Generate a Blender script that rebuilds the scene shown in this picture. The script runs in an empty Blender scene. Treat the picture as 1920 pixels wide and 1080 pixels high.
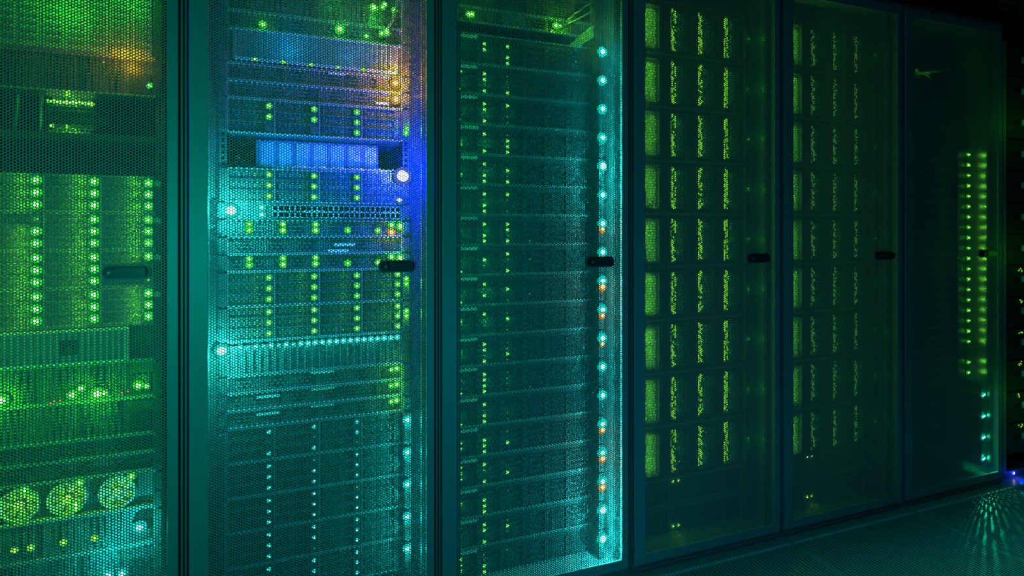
import bpy, math, random
import numpy as np
from mathutils import Vector

random.seed(7)
R = math.radians
scn = bpy.context.scene
COL = scn.collection

# ------------------------------------------------------------------ camera
F_PX, VP_X, HORIZON, CAM_D, CAM_H = 1060.0, 2832.0, 433.0, 1.489, 1.05
TH = math.atan2(VP_X, F_PX)            # angle between the view axis and the row of racks
cam_d = bpy.data.cameras.new('camera')
cam = bpy.data.objects.new('camera', cam_d)
COL.objects.link(cam)
cam.location = (0, -CAM_D, CAM_H)
cam.rotation_euler = (R(90), 0, TH - R(90))
cam_d.sensor_width = 36
cam_d.lens = F_PX / 1920 * 36
cam_d.shift_y = -(540 - HORIZON) / 1920
cam_d.clip_start = 0.02
scn.camera = cam

# ------------------------------------------------------------------ world, exposure, fill lamps
w = bpy.data.worlds.new('world')
scn.world = w
w.use_nodes = True
w.node_tree.nodes['Background'].inputs[0].default_value = (0.0, 0.004, 0.010, 1)
w.node_tree.nodes['Background'].inputs[1].default_value = 0.05
scn.view_settings.view_transform = 'Standard'
scn.view_settings.look = 'None'
scn.view_settings.exposure = 0.0
scn.view_settings.gamma = 1.0
scn.view_settings.use_curve_mapping = False
scn.cycles.max_bounces = 6
scn.cycles.use_denoising = True
scn.cycles.sample_clamp_indirect = 3.0
scn.cycles.caustics_reflective = False
scn.cycles.caustics_refractive = False


def area_light(name, loc, target, color, watts, sx, sy):
    l = bpy.data.lights.new(name, 'AREA')
    l.shape = 'RECTANGLE'
    l.size, l.size_y = sx, sy
    l.color = color
    l.energy = watts
    o = bpy.data.objects.new(name, l)
    COL.objects.link(o)
    o.location = loc
    o.rotation_euler = (Vector(target) - Vector(loc)).to_track_quat('-Z', 'Y').to_euler()
    return o


# unseen fill lamps added in the aisle to brighten the rack doors
area_light('teal_fill', (-0.36, -0.84, 0.98), (-0.22, 0, 0.95), (0.0, 1.0, 0.72), 2.4, 0.25, 0.45)
area_light('blue_fill', (0.72, -1.22, 0.45), (0.80, 0, 0.45), (0.0, 0.50, 1.0), 1.5, 0.3, 0.5)
# unseen narrow-beam fill added overhead to lift the floor by the far racks
tube = area_light('floor_fill', (2.2, -0.50, 2.65), (2.2, -0.50, 0.0), (0.0, 1.0, 0.88), 1.9, 3.0, 0.35)
tube.data.spread = R(22)
HALO = 1.9         # width of the emissive halo dome that imitates bloom around each core
GLOW = 6.0          # how strong the point lights are against the lamp domes


# ------------------------------------------------------------------ pixel <-> place helper
CT, ST = math.cos(TH), math.sin(TH)


def at(px, py, Y):
    """the point of the photograph's pixel on the upright plane y = Y"""
    d = 960 + VP_X - px
    Z = (CAM_D + Y) * F_PX / (d * CT)
    return ((Z - (CAM_D + Y) * ST) / CT, Y, CAM_H - (py - HORIZON) * Z / F_PX)


# ------------------------------------------------------------------ materials
def metal(name, col, rough=0.5, metallic=0.0, noise=0.0, scale=60.0, spec=0.5):
    m = bpy.data.materials.new(name)
    m.use_nodes = True
    nt = m.node_tree
    b = nt.nodes['Principled BSDF']
    b.inputs['Roughness'].default_value = rough
    b.inputs['Metallic'].default_value = metallic
    b.inputs['Specular IOR Level'].default_value = spec
    if noise:
        tc = nt.nodes.new('ShaderNodeTexCoord')
        n = nt.nodes.new('ShaderNodeTexNoise')
        n.inputs['Scale'].default_value = scale
        n.inputs['Detail'].default_value = 3
        r = nt.nodes.new('ShaderNodeMapRange')
        r.inputs['To Min'].default_value = 1 - noise
        r.inputs['To Max'].default_value = 1 + noise
        mx = nt.nodes.new('ShaderNodeMix')
        mx.data_type = 'RGBA'
        mx.blend_type = 'MULTIPLY'
        mx.inputs['Factor'].default_value = 1
        mx.inputs['A'].default_value = (*col, 1)
        nt.links.new(tc.outputs['Object'], n.inputs['Vector'])
        nt.links.new(n.outputs['Fac'], r.inputs['Value'])
        nt.links.new(r.outputs['Result'], mx.inputs['B'])
        nt.links.new(mx.outputs['Result'], b.inputs['Base Color'])
    else:
        b.inputs['Base Color'].default_value = (*col, 1)
    return m


def emit(name, col, strength):
    m = bpy.data.materials.new(name)
    m.use_nodes = True
    nt = m.node_tree
    nt.nodes.clear()
    e = nt.nodes.new('ShaderNodeEmission')
    e.inputs[0].default_value = (*col, 1)
    e.inputs[1].default_value = strength
    o = nt.nodes.new('ShaderNodeOutputMaterial')
    nt.links.new(e.outputs[0], o.inputs[0])
    m.cycles.emission_sampling = 'NONE'
    return m


M = {
    'door': metal('door_paint', (0.34, 0.36, 0.36), 0.42, 0, 0.10, 25),
    'sheet': metal('perforated_steel', (0.29, 0.305, 0.305), 0.45, 0, 0.08, 90),
    'body': metal('cabinet_steel', (0.20, 0.21, 0.22), 0.5, 0, 0.1, 30),
    'inner': metal('zinc_inner_wall', (0.55, 0.57, 0.58), 0.28, 0.75, 0.12, 14),
    'black': metal('black_plastic', (0.02, 0.022, 0.025), 0.45),
    'chassis': metal('chassis_steel', (0.075, 0.08, 0.085), 0.45, 0.2, 0.12, 40),
    'carrier': metal('drive_carrier_plastic', (0.055, 0.058, 0.062), 0.45, 0, 0.15, 70),
    'carrier_lt': metal('drive_carrier_silver', (0.24, 0.25, 0.26), 0.4, 0.3, 0.15, 70),
    'vent': metal('vent_metal', (0.17, 0.175, 0.18), 0.5, 0.2, 0.25, 160),
    'bezel': metal('bezel_grey', (0.36, 0.37, 0.38), 0.45, 0.1, 0.1, 30),
    'bezel_pale': metal('bezel_pale_grey', (0.72, 0.74, 0.75), 0.45, 0.0, 0.08, 30),
    'label': metal('label_paper', (0.95, 0.96, 0.96), 0.6, 0, 0.08, 200),
    'edge': metal('bare_edge', (0.34, 0.35, 0.36), 0.4, 0.2, 0.1, 50),
    'cable_g': metal('pale_cable_jacket', (0.40, 0.55, 0.12), 0.4),
    'cable_b': metal('light_cable_jacket', (0.65, 0.68, 0.75), 0.35),
    'handle': metal('handle_plastic', (0.05, 0.053, 0.057), 0.42),
    'plate': metal('handle_plate_paint', (0.13, 0.135, 0.14), 0.45),
    'floor': metal('floor_tile_metal', (0.34, 0.36, 0.36), 0.34, 0.35, 0.2, 20),
    'floor_edge': metal('tile_edge_metal', (0.75, 0.76, 0.77), 0.3, 0.3),
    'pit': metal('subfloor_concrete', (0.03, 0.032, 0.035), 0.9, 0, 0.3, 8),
    'wall': metal('wall_paint', (0.10, 0.11, 0.12), 0.8, 0, 0.15, 3),
    'ceil': metal('ceiling_paint', (0.20, 0.21, 0.21), 0.8, 0, 0.15, 5),
    'tray': metal('tray_steel', (0.35, 0.36, 0.37), 0.45, 0.5, 0.1, 30),
}
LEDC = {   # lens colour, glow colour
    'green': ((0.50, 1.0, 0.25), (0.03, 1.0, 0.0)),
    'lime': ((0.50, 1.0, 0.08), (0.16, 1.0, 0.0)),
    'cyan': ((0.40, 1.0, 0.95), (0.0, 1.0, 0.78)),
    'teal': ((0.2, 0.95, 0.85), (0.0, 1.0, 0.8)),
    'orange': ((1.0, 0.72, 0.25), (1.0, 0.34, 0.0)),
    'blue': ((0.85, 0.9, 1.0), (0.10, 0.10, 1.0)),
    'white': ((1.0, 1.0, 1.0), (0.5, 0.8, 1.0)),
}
for k, (c, g) in LEDC.items():
    M['led_' + k] = emit('lamp_lens_' + k, c, 8.0)
    M['halo_' + k] = emit('lamp_halo_' + k, tuple(v for v in g), 1.9)  # saturated emission of the halo dome, bloom put into colour
    M['led_' + k + '_dim'] = emit('lamp_lens_dim_' + k, tuple(0.55 * a * (0.35 + 0.65 * b) for a, b in zip(c, g)), 1.7)


# ------------------------------------------------------------------ mesh builder
class MB:
    def __init__(self):
        self.v, self.f, self.mi, self.cur = [], [], [], 0

    def mat(self, i):
        self.cur = i
        return self

    def _add(self, vs, fs):
        o = len(self.v)
        self.v += [tuple(p) for p in vs]
        self.f += [tuple(i + o for i in f) for f in fs]
        self.mi += [self.cur] * len(fs)

    def box(self, x0, x1, y0, y1, z0, z1):
        vs = [(x, y, z) for z in (z0, z1) for y in (y0, y1) for x in (x0, x1)]
        self._add(vs, [(0, 2, 3, 1), (4, 5, 7, 6), (0, 1, 5, 4), (1, 3, 7, 5), (3, 2, 6, 7), (2, 0, 4, 6)])
        return self

    def frame(self, x0, x1, y0, y1, z0, z1, t):
        """a rectangular rim of width t in the xz plane"""
        self.box(x0, x1, y0, y1, z0, z0 + t)
        self.box(x0, x1, y0, y1, z1 - t, z1)
        self.box(x0, x0 + t, y0, y1, z0 + t, z1 - t)
        self.box(x1 - t, x1, y0, y1, z0 + t, z1 - t)
        return self

    def prism(self, pts, y0, y1):
        """outline in xz (counter-clockwise seen from -y) pushed from y0 (front) to y1"""
        n = len(pts)
        vs = [(x, y0, z) for x, z in pts] + [(x, y1, z) for x, z in pts]
        fs = [tuple(range(n)), tuple(range(2 * n - 1, n - 1, -1))]
        fs += [(i, n + i, n + (i + 1) % n, (i + 1) % n) for i in range(n)]
        self._add(vs, fs)
        return self

    def rounded(self, x0, x1, z0, z1, y0, y1, r, seg=5):
        pts = []
        for cx, cz, a in ((x1 - r, z0 + r, -90), (x1 - r, z1 - r, 0), (x0 + r, z1 - r, 90), (x0 + r, z0 + r, 180)):
            for k in range(seg + 1):
                t = R(a + 90 * k / seg)
                pts.append((cx + r * math.cos(t), cz + r * math.sin(t)))
        return self.prism(pts, y0, y1)

    def dome(self, r, depth, seg=10, rings=3, c=(0, 0, 0)):
        """a lens bulging towards -y"""
        vs, fs = [], []
        for j in range(rings):
            a = R(90 * j / rings)
            for k in range(seg):
                t = 2 * math.pi * k / seg
                vs.append((c[0] + r * math.cos(a) * math.cos(t), c[1] - depth * math.sin(a), c[2] + r * math.cos(a) * math.sin(t)))
        vs.append((c[0], c[1] - depth, c[2]))
        for j in range(rings - 1):
            for k in range(seg):
                fs.append((j * seg + k, j * seg + (k + 1) % seg, (j + 1) * seg + (k + 1) % seg, (j + 1) * seg + k))
        top = rings * seg
        for k in range(seg):
            fs.append(((rings - 1) * seg + k, (rings - 1) * seg + (k + 1) % seg, top))
        fs.append(tuple(range(seg - 1, -1, -1)))
        self._add(vs, fs)
        return self

    def tube(self, pts, r, seg=8):
        pts = [Vector(p) for p in pts]
        vs, fs = [], []
        n = len(pts)
        for i, p in enumerate(pts):
            t = (pts[min(i + 1, n - 1)] - pts[max(i - 1, 0)]).normalized()
            u = t.cross(Vector((0.13, 0.31, 0.94))).normalized()
            v = t.cross(u)
            for k in range(seg):
                a = 2 * math.pi * k / seg
                vs.append(p + r * (math.cos(a) * u + math.sin(a) * v))
        for i in range(n - 1):
            for k in range(seg):
                fs.append((i * seg + k, i * seg + (k + 1) % seg, (i + 1) * seg + (k + 1) % seg, (i + 1) * seg + k))
        fs.append(tuple(range(seg - 1, -1, -1)))
        fs.append(tuple((n - 1) * seg + k for k in range(seg)))
        self._add(vs, fs)
        return self

    def data(self, name, *mats):
        me = bpy.data.meshes.new(name)
        me.from_pydata(self.v, [], self.f)
        for m in mats:
            me.materials.append(M[m])
        if len(mats) > 1:
            me.polygons.foreach_set('material_index', self.mi)
        me.update()
        return me


def curve_pts(ctrl, n=28):
    """smooth path through the given points"""
    c = [Vector(p) for p in ctrl]
    c = [2 * c[0] - c[1]] + c + [2 * c[-1] - c[-2]]
    out = []
    segs = len(c) - 3
    for s in range(segs):
        p0, p1, p2, p3 = c[s:s + 4]
        k = max(2, n // segs)
        for i in range(k + (s == segs - 1)):
            t = i / k
            out.append(0.5 * ((2 * p1) + (p2 - p0) * t + (2 * p0 - 5 * p1 + 4 * p2 - p3) * t * t + (3 * p1 - p0 - 3 * p2 + p3) * t ** 3))
    return out


def put(name, me, parent=None, loc=(0, 0, 0), bevel=0.0, label=None):
    o = bpy.data.objects.new(name, me)
    COL.objects.link(o)
    o.location = loc
    if parent:
        o.parent = parent
    if bevel:
        b = o.modifiers.new('edge', 'BEVEL')
        b.width = bevel
        b.segments = 2
        b.limit_method = 'ANGLE'
    if label:
        o['label'] = label
    return o


def tag(o, label, cat, group=None):
    o['label'] = label
    o['category'] = cat
    if group:
        o['group'] = group
    return o


def thing(name, label, cat, loc, group=None):
    o = bpy.data.objects.new(name, None)
    COL.objects.link(o)
    o.location = loc
    o.empty_display_size = 0.05
    return tag(o, label, cat, group)


def struct(name, me, loc=(0, 0, 0)):
    o = put(name, me, None, loc)
    o['kind'] = 'structure'
    return o


_led = {}


def led(parent, x, z, color, r=0.004, y=0.0, dim=False, name='status_lamp', label=None):
    key = (color, round(r, 5), dim)
    lens = HALO if r < 0.011 else 1.45  # halo dome wider than the lamp itself, imitating bloom
    if key not in _led:
        _led[key] = (MB().dome(r, r * 0.9).data('lamp_lens', 'led_' + color + '_dim') if dim else
                     MB().mat(0).dome(r, r * 0.9).mat(1).dome(r * lens, r * 0.45, 14, 3).data('lamp_lens', 'led_' + color, 'halo_' + color))
    return put(name, _led[key], parent, (x, y, z), label=label)


def glow(parent, x, z, color, watts, y=-0.02, col=None):
    """the light that a lamp (or a close group of lamps) of the device gives off"""
    l = bpy.data.lights.new('glow_light', 'POINT')
    l.color = col or LEDC[color][1]
    l.energy = watts * GLOW
    l.shadow_soft_size = 0.0
    o = bpy.data.objects.new('glow_light', l)
    COL.objects.link(o)
    o.parent = parent
    o.location = (x, y, z)
    return o


# ------------------------------------------------------------------ the room
X0R, X1R, Y0R, Y1R, ZC = -2.4, 6.2, -3.2, 1.7, 2.75
TILE = 0.6
fl = MB()
PIT = 0.013
for ty in range(4):
    y1 = -0.035 - ty * TILE
    y0 = y1 - TILE
    for tx in range(-1, 8):
        x0 = -0.253 + tx * TILE
        x1 = x0 + TILE
        fl.mat(0)
        fl.frame(x0 + 0.001, x1 - 0.001, y0 + 0.001, y1 - 0.001, -0.03, 0.0, 0.012) if False else None
        fl.box(x0 + 0.001, x1 - 0.001, y1 - 0.014, y1 - 0.001, -0.03, 0)
        fl.box(x0 + 0.001, x1 - 0.001, y0 + 0.001, y0 + 0.014, -0.03, 0)
        fl.box(x0 + 0.001, x0 + 0.009, y0 + 0.014, y1 - 0.014, -0.03, 0)
        fl.box(x1 - 0.009, x1 - 0.001, y0 + 0.014, y1 - 0.014, -0.03, 0)
        n = 44
        st = (TILE - 0.02) / n
        for k in range(n):
            xa = x0 + 0.01 + k * st
            fl.box(xa + 0.003, xa + st - 0.002, y0 + 0.014, y1 - 0.014, -0.022, -0.001)
            if ty == 0:
                fl.mat(1).box(xa + 0.003, xa + st - 0.003, y1 - 0.012, y1 - 0.003, -0.001, 0.0035).mat(0)
# plain raised floor where no grating is seen, and the strip under the racks
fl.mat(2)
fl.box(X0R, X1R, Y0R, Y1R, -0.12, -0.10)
fl.mat(0)
fl.box(X0R, X1R, -0.034, Y1R, -0.03, 0)
fl.box(X0R, -0.254 - TILE, Y0R, -0.036, -0.03, 0)
fl.box(-0.252 + 8 * TILE, X1R, Y0R, -0.036, -0.03, 0)
fl.box(-0.254 - TILE, -0.252 + 8 * TILE, Y0R, -0.037 - 4 * TILE, -0.03, 0)
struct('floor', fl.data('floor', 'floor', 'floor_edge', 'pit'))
struct('ceiling', MB().box(X0R, X1R, Y0R, Y1R, ZC, ZC + 0.05).data('ceiling', 'ceil'))
struct('wall_back', MB().box(X0R, X1R, Y1R, Y1R + 0.05, -0.12, ZC).data('wall_back', 'wall'))
struct('wall_front', MB().box(X0R, X1R, Y0R - 0.05, Y0R, -0.12, ZC).data('wall_front', 'wall'))
struct('wall_left', MB().box(X0R - 0.05, X0R, Y0R, Y1R, -0.12, ZC).data('wall_left', 'wall'))
struct('wall_right', MB().box(X1R, X1R + 0.05, Y0R, Y1R, -0.12, ZC).data('wall_right', 'wall'))

# ------------------------------------------------------------------ rack cabinets
RW, TOP = 0.6, 1.915
MX0, MX1, MZ0, MZ1 = 0.0505, 0.5670, 0.052, 1.868      # the perforated field of a door


def perforated(w, h, pitch=0.0065, ratio=0.66, t=0.0012):
    """a steel sheet with staggered holes: every cell is a hexagon with a round-ish hole and its wall"""
    cx = pitch * math.sqrt(3) / 2
    Ro = pitch / math.sqrt(3)
    nc, nr = int(w / cx), int(h / pitch)
    cs, rs = np.meshgrid(np.arange(nc), np.arange(nr), indexing='ij')
    X = (cs.ravel() + 0.5) * (w / nc)
    Z = (rs.ravel() + 0.25 + 0.5 * (cs.ravel() % 2)) * (h / nr)
    ang = np.arange(6) * math.pi / 3
    ca, sa = np.cos(ang), np.sin(ang)
    N = len(X)
    V = np.zeros((N, 18, 3))
    sx = (w / nc) / cx
    for k in range(6):
        V[:, k, 0] = X + Ro * sx * ca[k]
        V[:, k, 2] = Z + Ro * sa[k]
        for q, yy in ((6, 0.0), (12, t)):
            V[:, q + k, 0] = X + Ro * ratio * ca[k]
            V[:, q + k, 1] = yy
            V[:, q + k, 2] = Z + Ro * ratio * sa[k]
    base = (np.arange(N) * 18)[:, None]
    quads = []
    for k in range(6):
        j = (k + 1) % 6
        quads.append([k, j, 6 + j, 6 + k])
        quads.append([6 + k, 6 + j, 12 + j, 12 + k])
    Q = np.array(quads)
    Fq = (base[:, :, None] + Q[None]).reshape(-1)
    me = bpy.data.meshes.new('perforated_sheet')
    me.vertices.add(N * 18)
    me.vertices.foreach_set('co', V.reshape(-1))
    me.loops.add(len(Fq))
    me.loops.foreach_set('vertex_index', Fq.astype(np.int32))
    nf = len(Fq) // 4
    me.polygons.add(nf)
    me.polygons.foreach_set('loop_start', np.arange(0, len(Fq), 4, dtype=np.int32))
    me.update(calc_edges=True)
    me.materials.append(M['sheet'])
    return me


SHEET = perforated(MX1 - MX0, MZ1 - MZ0)

df = MB()
for a, b in ((0.011, 0.026), (0.574, 0.589)):
    df.box(a, b, 0.005, 0.024, 0.022, 1.902)
df.box(0.011, MX0, 0, 0.005, 0.022, 1.902)
df.box(MX1, 0.589, 0, 0.005, 0.022, 1.902)
df.box(MX0, MX1, 0, 0.005, 0.022, MZ0)
df.box(MX0, MX1, 0, 0.005, MZ1, 1.902)
DOOR = df.data('door_frame', 'door')


def side_panel(x_in, x_out, s):
    m = MB()
    a, b = sorted((x_in, x_out))
    m.mat(1).box(a, b, 0.032, 1.0, 0.03, TOP - 0.03)
    e = x_out - s * 0.005
    a, b = sorted((e, x_out))
    m.mat(0).box(a, b, 0.004, 0.032, 0.012, TOP)
    a, b = sorted((x_in, e))
    m.mat(0).box(a, b, 0.0255, 0.032, 0.03, TOP - 0.03)      # strip added to block light leaking past the door's edge
    return m.data('side_panel', 'body', 'inner')


SIDE_L = side_panel(0.024, 0.0015, -1)
SIDE_R = side_panel(0.576, 0.5985, 1)
TOPP = MB().box(0.0015, 0.5985, 0.006, 1.0, TOP - 0.03, TOP).box(0.0015, 0.5985, 0.003, 0.006, TOP - 0.012, TOP).data('top_panel', 'body')
PLINTH = MB().box(0.0015, 0.5985, 0.006, 1.0, 0.0, 0.03).box(0.03, 0.57, 0.001, 0.006, 0.004, 0.014).data('plinth', 'body')
POST = MB().box(0.5600, 0.5755, 0.028, 0.034, 0.03, TOP - 0.03).box(0.5600, 0.5625, 0.034, 0.040, 0.03, TOP - 0.03).data('front_post', 'black')
BACK = MB().box(0.0015, 0.5985, 1.0, 1.012, 0.0, TOP).data('back_panel', 'body')


def rail(x0, x1, s):
    m = MB()
    n = 41
    z = 0.012
    # the front face of the rail: rungs between square holes
    m.box(x0, x0 + 0.006, 0.1125, 0.115, 0.03, TOP - 0.03)
    m.box(x1 - 0.006, x1, 0.1125, 0.115, 0.03, TOP - 0.03)
    k = 0.04
    while k < TOP - 0.05:
        m.box(x0 + 0.006, x1 - 0.006, 0.1125, 0.115, k, k + 0.0062)
        k += 0.01482
    xa = x1 if s > 0 else x0
    a, b = sorted((xa, xa + s * 0.034))
    m.box(a, b, 0.128, 0.130, 0.03, TOP - 0.03)
    return m.data('mounting_rail', 'chassis')


RAIL_L, RAIL_R = rail(0.0590, 0.0780, -1), rail(0.5220, 0.5410, 1)

hp = MB()
hp.rounded(-0.0465, 0.0465, -0.0158, 0.0158, -0.004, 0.004, 0.012)
HPLATE = hp.data('handle_plate', 'plate')
hr = MB()
hr.mat(0).rounded(-0.0425, 0.0425, -0.0118, 0.0118, -0.0048, 0.0, 0.0112)
hr.mat(1).rounded(-0.021, 0.039, -0.0100, 0.0100, -0.013, -0.0048, 0.0025)
hr.mat(1).rounded(-0.0385, -0.022, -0.0095, 0.0095, -0.009, -0.0048, 0.0075)
HLEVER = hr.data('handle_lever', 'black', 'handle')
lk = MB()
n = 14
lk.prism([(0.0028 * math.cos(2 * math.pi * k / n), 0.0028 * math.sin(2 * math.pi * k / n)) for k in range(n)], -0.0035, 0)
HLOCK = lk.data('lock_cylinder', 'edge')

RACK_LABEL = [
    ('server rack nearest the camera, glowing green drive columns behind a perforated door', 'near rack'),
    ('server rack with the big blue lamp and orange lamps behind its perforated door', 'blue lamp rack'),
    ('server rack filled with disk shelves, a bright cyan lamp column at its edge', 'cyan column rack'),
    ('dark server rack with bright green glowing strips behind its perforated door', 'bright strip rack'),
    ('dark server rack with faint green glowing strips behind its perforated door', 'faint strip rack'),
    ('dark server rack with a row of paired lamps and a cyan lit bottom corner', 'lamp pair rack'),
]
XB = [-0.853 + RW * k for k in range(7)]
RACKS = []
for i, (lab, short) in enumerate(RACK_LABEL):
    r = thing('server_rack', lab, 'server rack', (XB[i], 0, 0), 'server racks in the row')
    put('side_panel', SIDE_L, r)
    put('side_panel', SIDE_R, r)
    put('top_panel', TOPP, r)
    put('plinth', PLINTH, r)
    put('back_panel', BACK, r)
    put('front_post', POST, r)
    put('mounting_rail', RAIL_L, r)
    put('mounting_rail', RAIL_R, r)
    d = put('door', DOOR, r, bevel=0.0015)
    put('perforated_sheet', SHEET, d, (MX0, 0.0015, MZ0))
    hz = 0.958
    put('handle_plate', HPLATE, d, (0.489, 0.0, hz))
    put('door_handle', HLEVER, d, (0.489, -0.0042, hz))
    put('door_lock', HLOCK, d, (0.4585, -0.0132, hz))
    RACKS.append(r)

# ------------------------------------------------------------------ devices
U = 0.04445
FACE = 0.108
HW = 0.221           # half the width of a chassis
_cache = {}


def chassis_mesh(u, front=True, depth=0.62, mat='chassis'):
    key = ('ch', u, front, depth, mat)
    if key not in _cache:
        h = u * U - 0.0014
        m = MB()
        m.box(-HW, HW, 0.012 if front else 0.0, depth, 0.0, h)
        m.box(-0.2413, -HW, 0.0, 0.0035, 0.001, h - 0.001)
        m.box(HW, 0.2413, 0.0, 0.0035, 0.001, h - 0.001)
        if front:
            m.mat(1)
            m.box(-HW, HW, -0.0042, 0.012, 0.0, 0.0026)
            m.box(-HW, HW, -0.0042, 0.012, h - 0.0024, h)
            m.box(-HW, -HW + 0.002, 0.0, 0.012, 0.0022, h - 0.0022)
            m.box(HW - 0.002, HW, 0.0, 0.012, 0.0022, h - 0.0022)
        _cache[key] = m.data('chassis', mat, 'edge')
    return _cache[key]


def ear_mesh(u, dep):
    key = ('ear', u, dep)
    if key not in _cache:
        h = u * U - 0.0014
        m = MB()
        m.rounded(-0.009, 0.009, 0.002, h - 0.002, -dep, 0.0, 0.004)
        m.box(-0.006, 0.006, -dep - 0.002, -dep, h * 0.2, h * 0.45)
        _cache[key] = m.data('ear', 'carrier')
    return _cache[key]


ORD = ['topmost', 'second', 'third', 'fourth', 'fifth', 'sixth', 'seventh', 'eighth', 'ninth', 'tenth', 'eleventh', 'twelfth',
       'thirteenth', 'fourteenth', 'fifteenth', 'sixteenth', 'seventeenth', 'eighteenth', 'nineteenth', 'twentieth']


def ordinal(k, n):
    return 'topmost' if k == 0 else 'bottom' if k == n - 1 else ORD[k]


def device(rack, z, u, name, label, cat, group=None, front=True, ear=0.02, depth=0.62, mat='chassis', ears=True):
    t = thing(name, label, cat, (XB[rack] + 0.3, FACE, z), group)
    put('chassis', chassis_mesh(u, front, depth, mat), t)
    if ears:
        put('ear', ear_mesh(u, ear), t, (-0.2305, 0, 0))
        put('ear', ear_mesh(u, ear), t, (0.2305, 0, 0))
    return t


def carrier35(mat):
    key = ('c35', mat)
    if key not in _cache:
        W_, H_ = 0.1088, 0.0270
        m = MB()
        m.mat(0).frame(0, W_, -0.003, 0.010, 0, H_, 0.0022)
        m.mat(0).box(0.002, W_ - 0.002, 0.004, 0.011, 0.002, H_ - 0.002)
        m.mat(1)
        for r_ in range(4):                                     # slotted grille
            for c in range(9):
                m.box(0.007 + c * 0.0085, 0.0135 + c * 0.0085, 0.0015, 0.004, 0.0045 + r_ * 0.0049, 0.0072 + r_ * 0.0049)
        m.mat(0).box(W_ - 0.022, W_ - 0.003, -0.004, 0.004, 0.0035, H_ - 0.0035)     # latch
        m.mat(1).box(0.0005, W_ - 0.0005, -0.0035, -0.003, H_ - 0.0012, H_ - 0.0002)
        _cache[key] = m.data('drive_carrier', mat, 'vent')
    return _cache[key]


_d = MB()
for _k in range(5):
    _x = -HW + 0.0004 + _k * 0.1105 - (0.0008 if _k else 0)
    _d.box(_x, _x + 0.0016, -0.0044, 0.0, 0.0027, 0.0860)
DIVIDER = _d.data('front_divider', 'edge')


def shelf12(rack, z, label, group, lit, color, r=0.004, gl=0.0, mat='carrier', dims=(), **kw):
    """2U shelf, four columns of three drives; lit = set of (column, row from the top)"""
    t = device(rack, z, 2, 'disk_shelf', label, 'disk shelf', group, **kw)
    put('front_divider', DIVIDER, t)
    for c in range(4):
        for q in range(3):
            x = -HW + 0.0012 + c * 0.1105
            zz = 0.0028 + (2 - q) * 0.0279
            k = put('drive_carrier', carrier35(mat), t, (x, 0.0, zz))
            if (c, q) in lit or (c, q) in dims:
                led(k, 0.0965, 0.0135, color, r if (c, q) in lit else r * 0.7, -0.0042, dim=(c, q) in dims)
        n = sum((c, q) in lit for q in range(3))
        if gl and n:
            for q in range(3):
                if (c, q) in lit:
                    glow(t, -HW + 0.066 + c * 0.1105, 0.0168 + (2 - q) * 0.0279, color, gl, -0.016, (0.13, 1, 0) if color == 'green' else None)
    return t


FULL = {(c, q) for c in range(4) for q in range(3)}


def ports_mesh(n, w, h, rows=2):
    key = ('ports', n, w, h, rows)
    if key not in _cache:
        m = MB()
        m.mat(0).box(0, w, 0.004, 0.012, 0, h)
        p = w / n
        ph = h / rows
        m.mat(1)
        for a in range(rows + 1):
            zz = a * ph
            m.box(0, w, -0.002, 0.004, max(0, zz - 0.0022), min(h, zz + 0.0022))
        for c in range(n + 1):
            m.box(max(0, c * p - 0.0014), min(w, c * p + 0.0014), -0.002, 0.004, 0, h)
        _cache[key] = m.data('port_block', 'black', 'bezel')
    return _cache[key]


def fascia_mesh(u, style):
    """fronts of the plain servers: vents, a small bay, a pull tab"""
    key = ('fas', u, style)
    if key not in _cache:
        h = u * U - 0.0014
        m = MB()
        m.mat(0).box(-HW + 0.002, HW - 0.002, 0.004, 0.013, 0.0022, h - 0.0022)
        m.mat(1)
        rng = random.Random(style)
        cols = [(-0.205, -0.02), (0.0, 0.16)] if style % 2 == 0 else [(-0.21, -0.1), (-0.09, 0.06), (0.075, 0.15)]
        for a, b in cols:
            m.frame(a, b, 0.0, 0.004, 0.006, h - 0.006, 0.0016)
            nx = int((b - a) / 0.0065)
            nz = max(2, int((h - 0.018) / 0.0065))
            for i_ in range(1, nx):
                xx = a + i_ * (b - a) / nx
                m.box(xx - 0.0009, xx + 0.0009, 0.001, 0.004, 0.007, h - 0.007)
            for j_ in range(1, nz):
                zz = 0.007 + j_ * (h - 0.014) / nz
                m.box(a, b, 0.001, 0.004, zz - 0.0009, zz + 0.0009)
        m.mat(2).box(0.168, 0.212, 0.001, 0.004, 0.008, h * 0.62)
        _cache[key] = m.data('front_grille', 'carrier', 'vent', 'black')
    return _cache[key]


def tab_mesh(w, h):
    key = ('tab', w, h)
    if key not in _cache:
        _cache[key] = MB().rounded(-w / 2, w / 2, -h / 2, h / 2, -0.003, 0.0, min(w, h) * 0.2).data('label_plate', 'label')
    return _cache[key]


def server(rack, z, u, label, group, style=0, **kw):
    t = device(rack, z, u, 'rack_server', label, 'server', group, **kw)
    put('front_grille', fascia_mesh(u, style), t)
    return t


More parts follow.
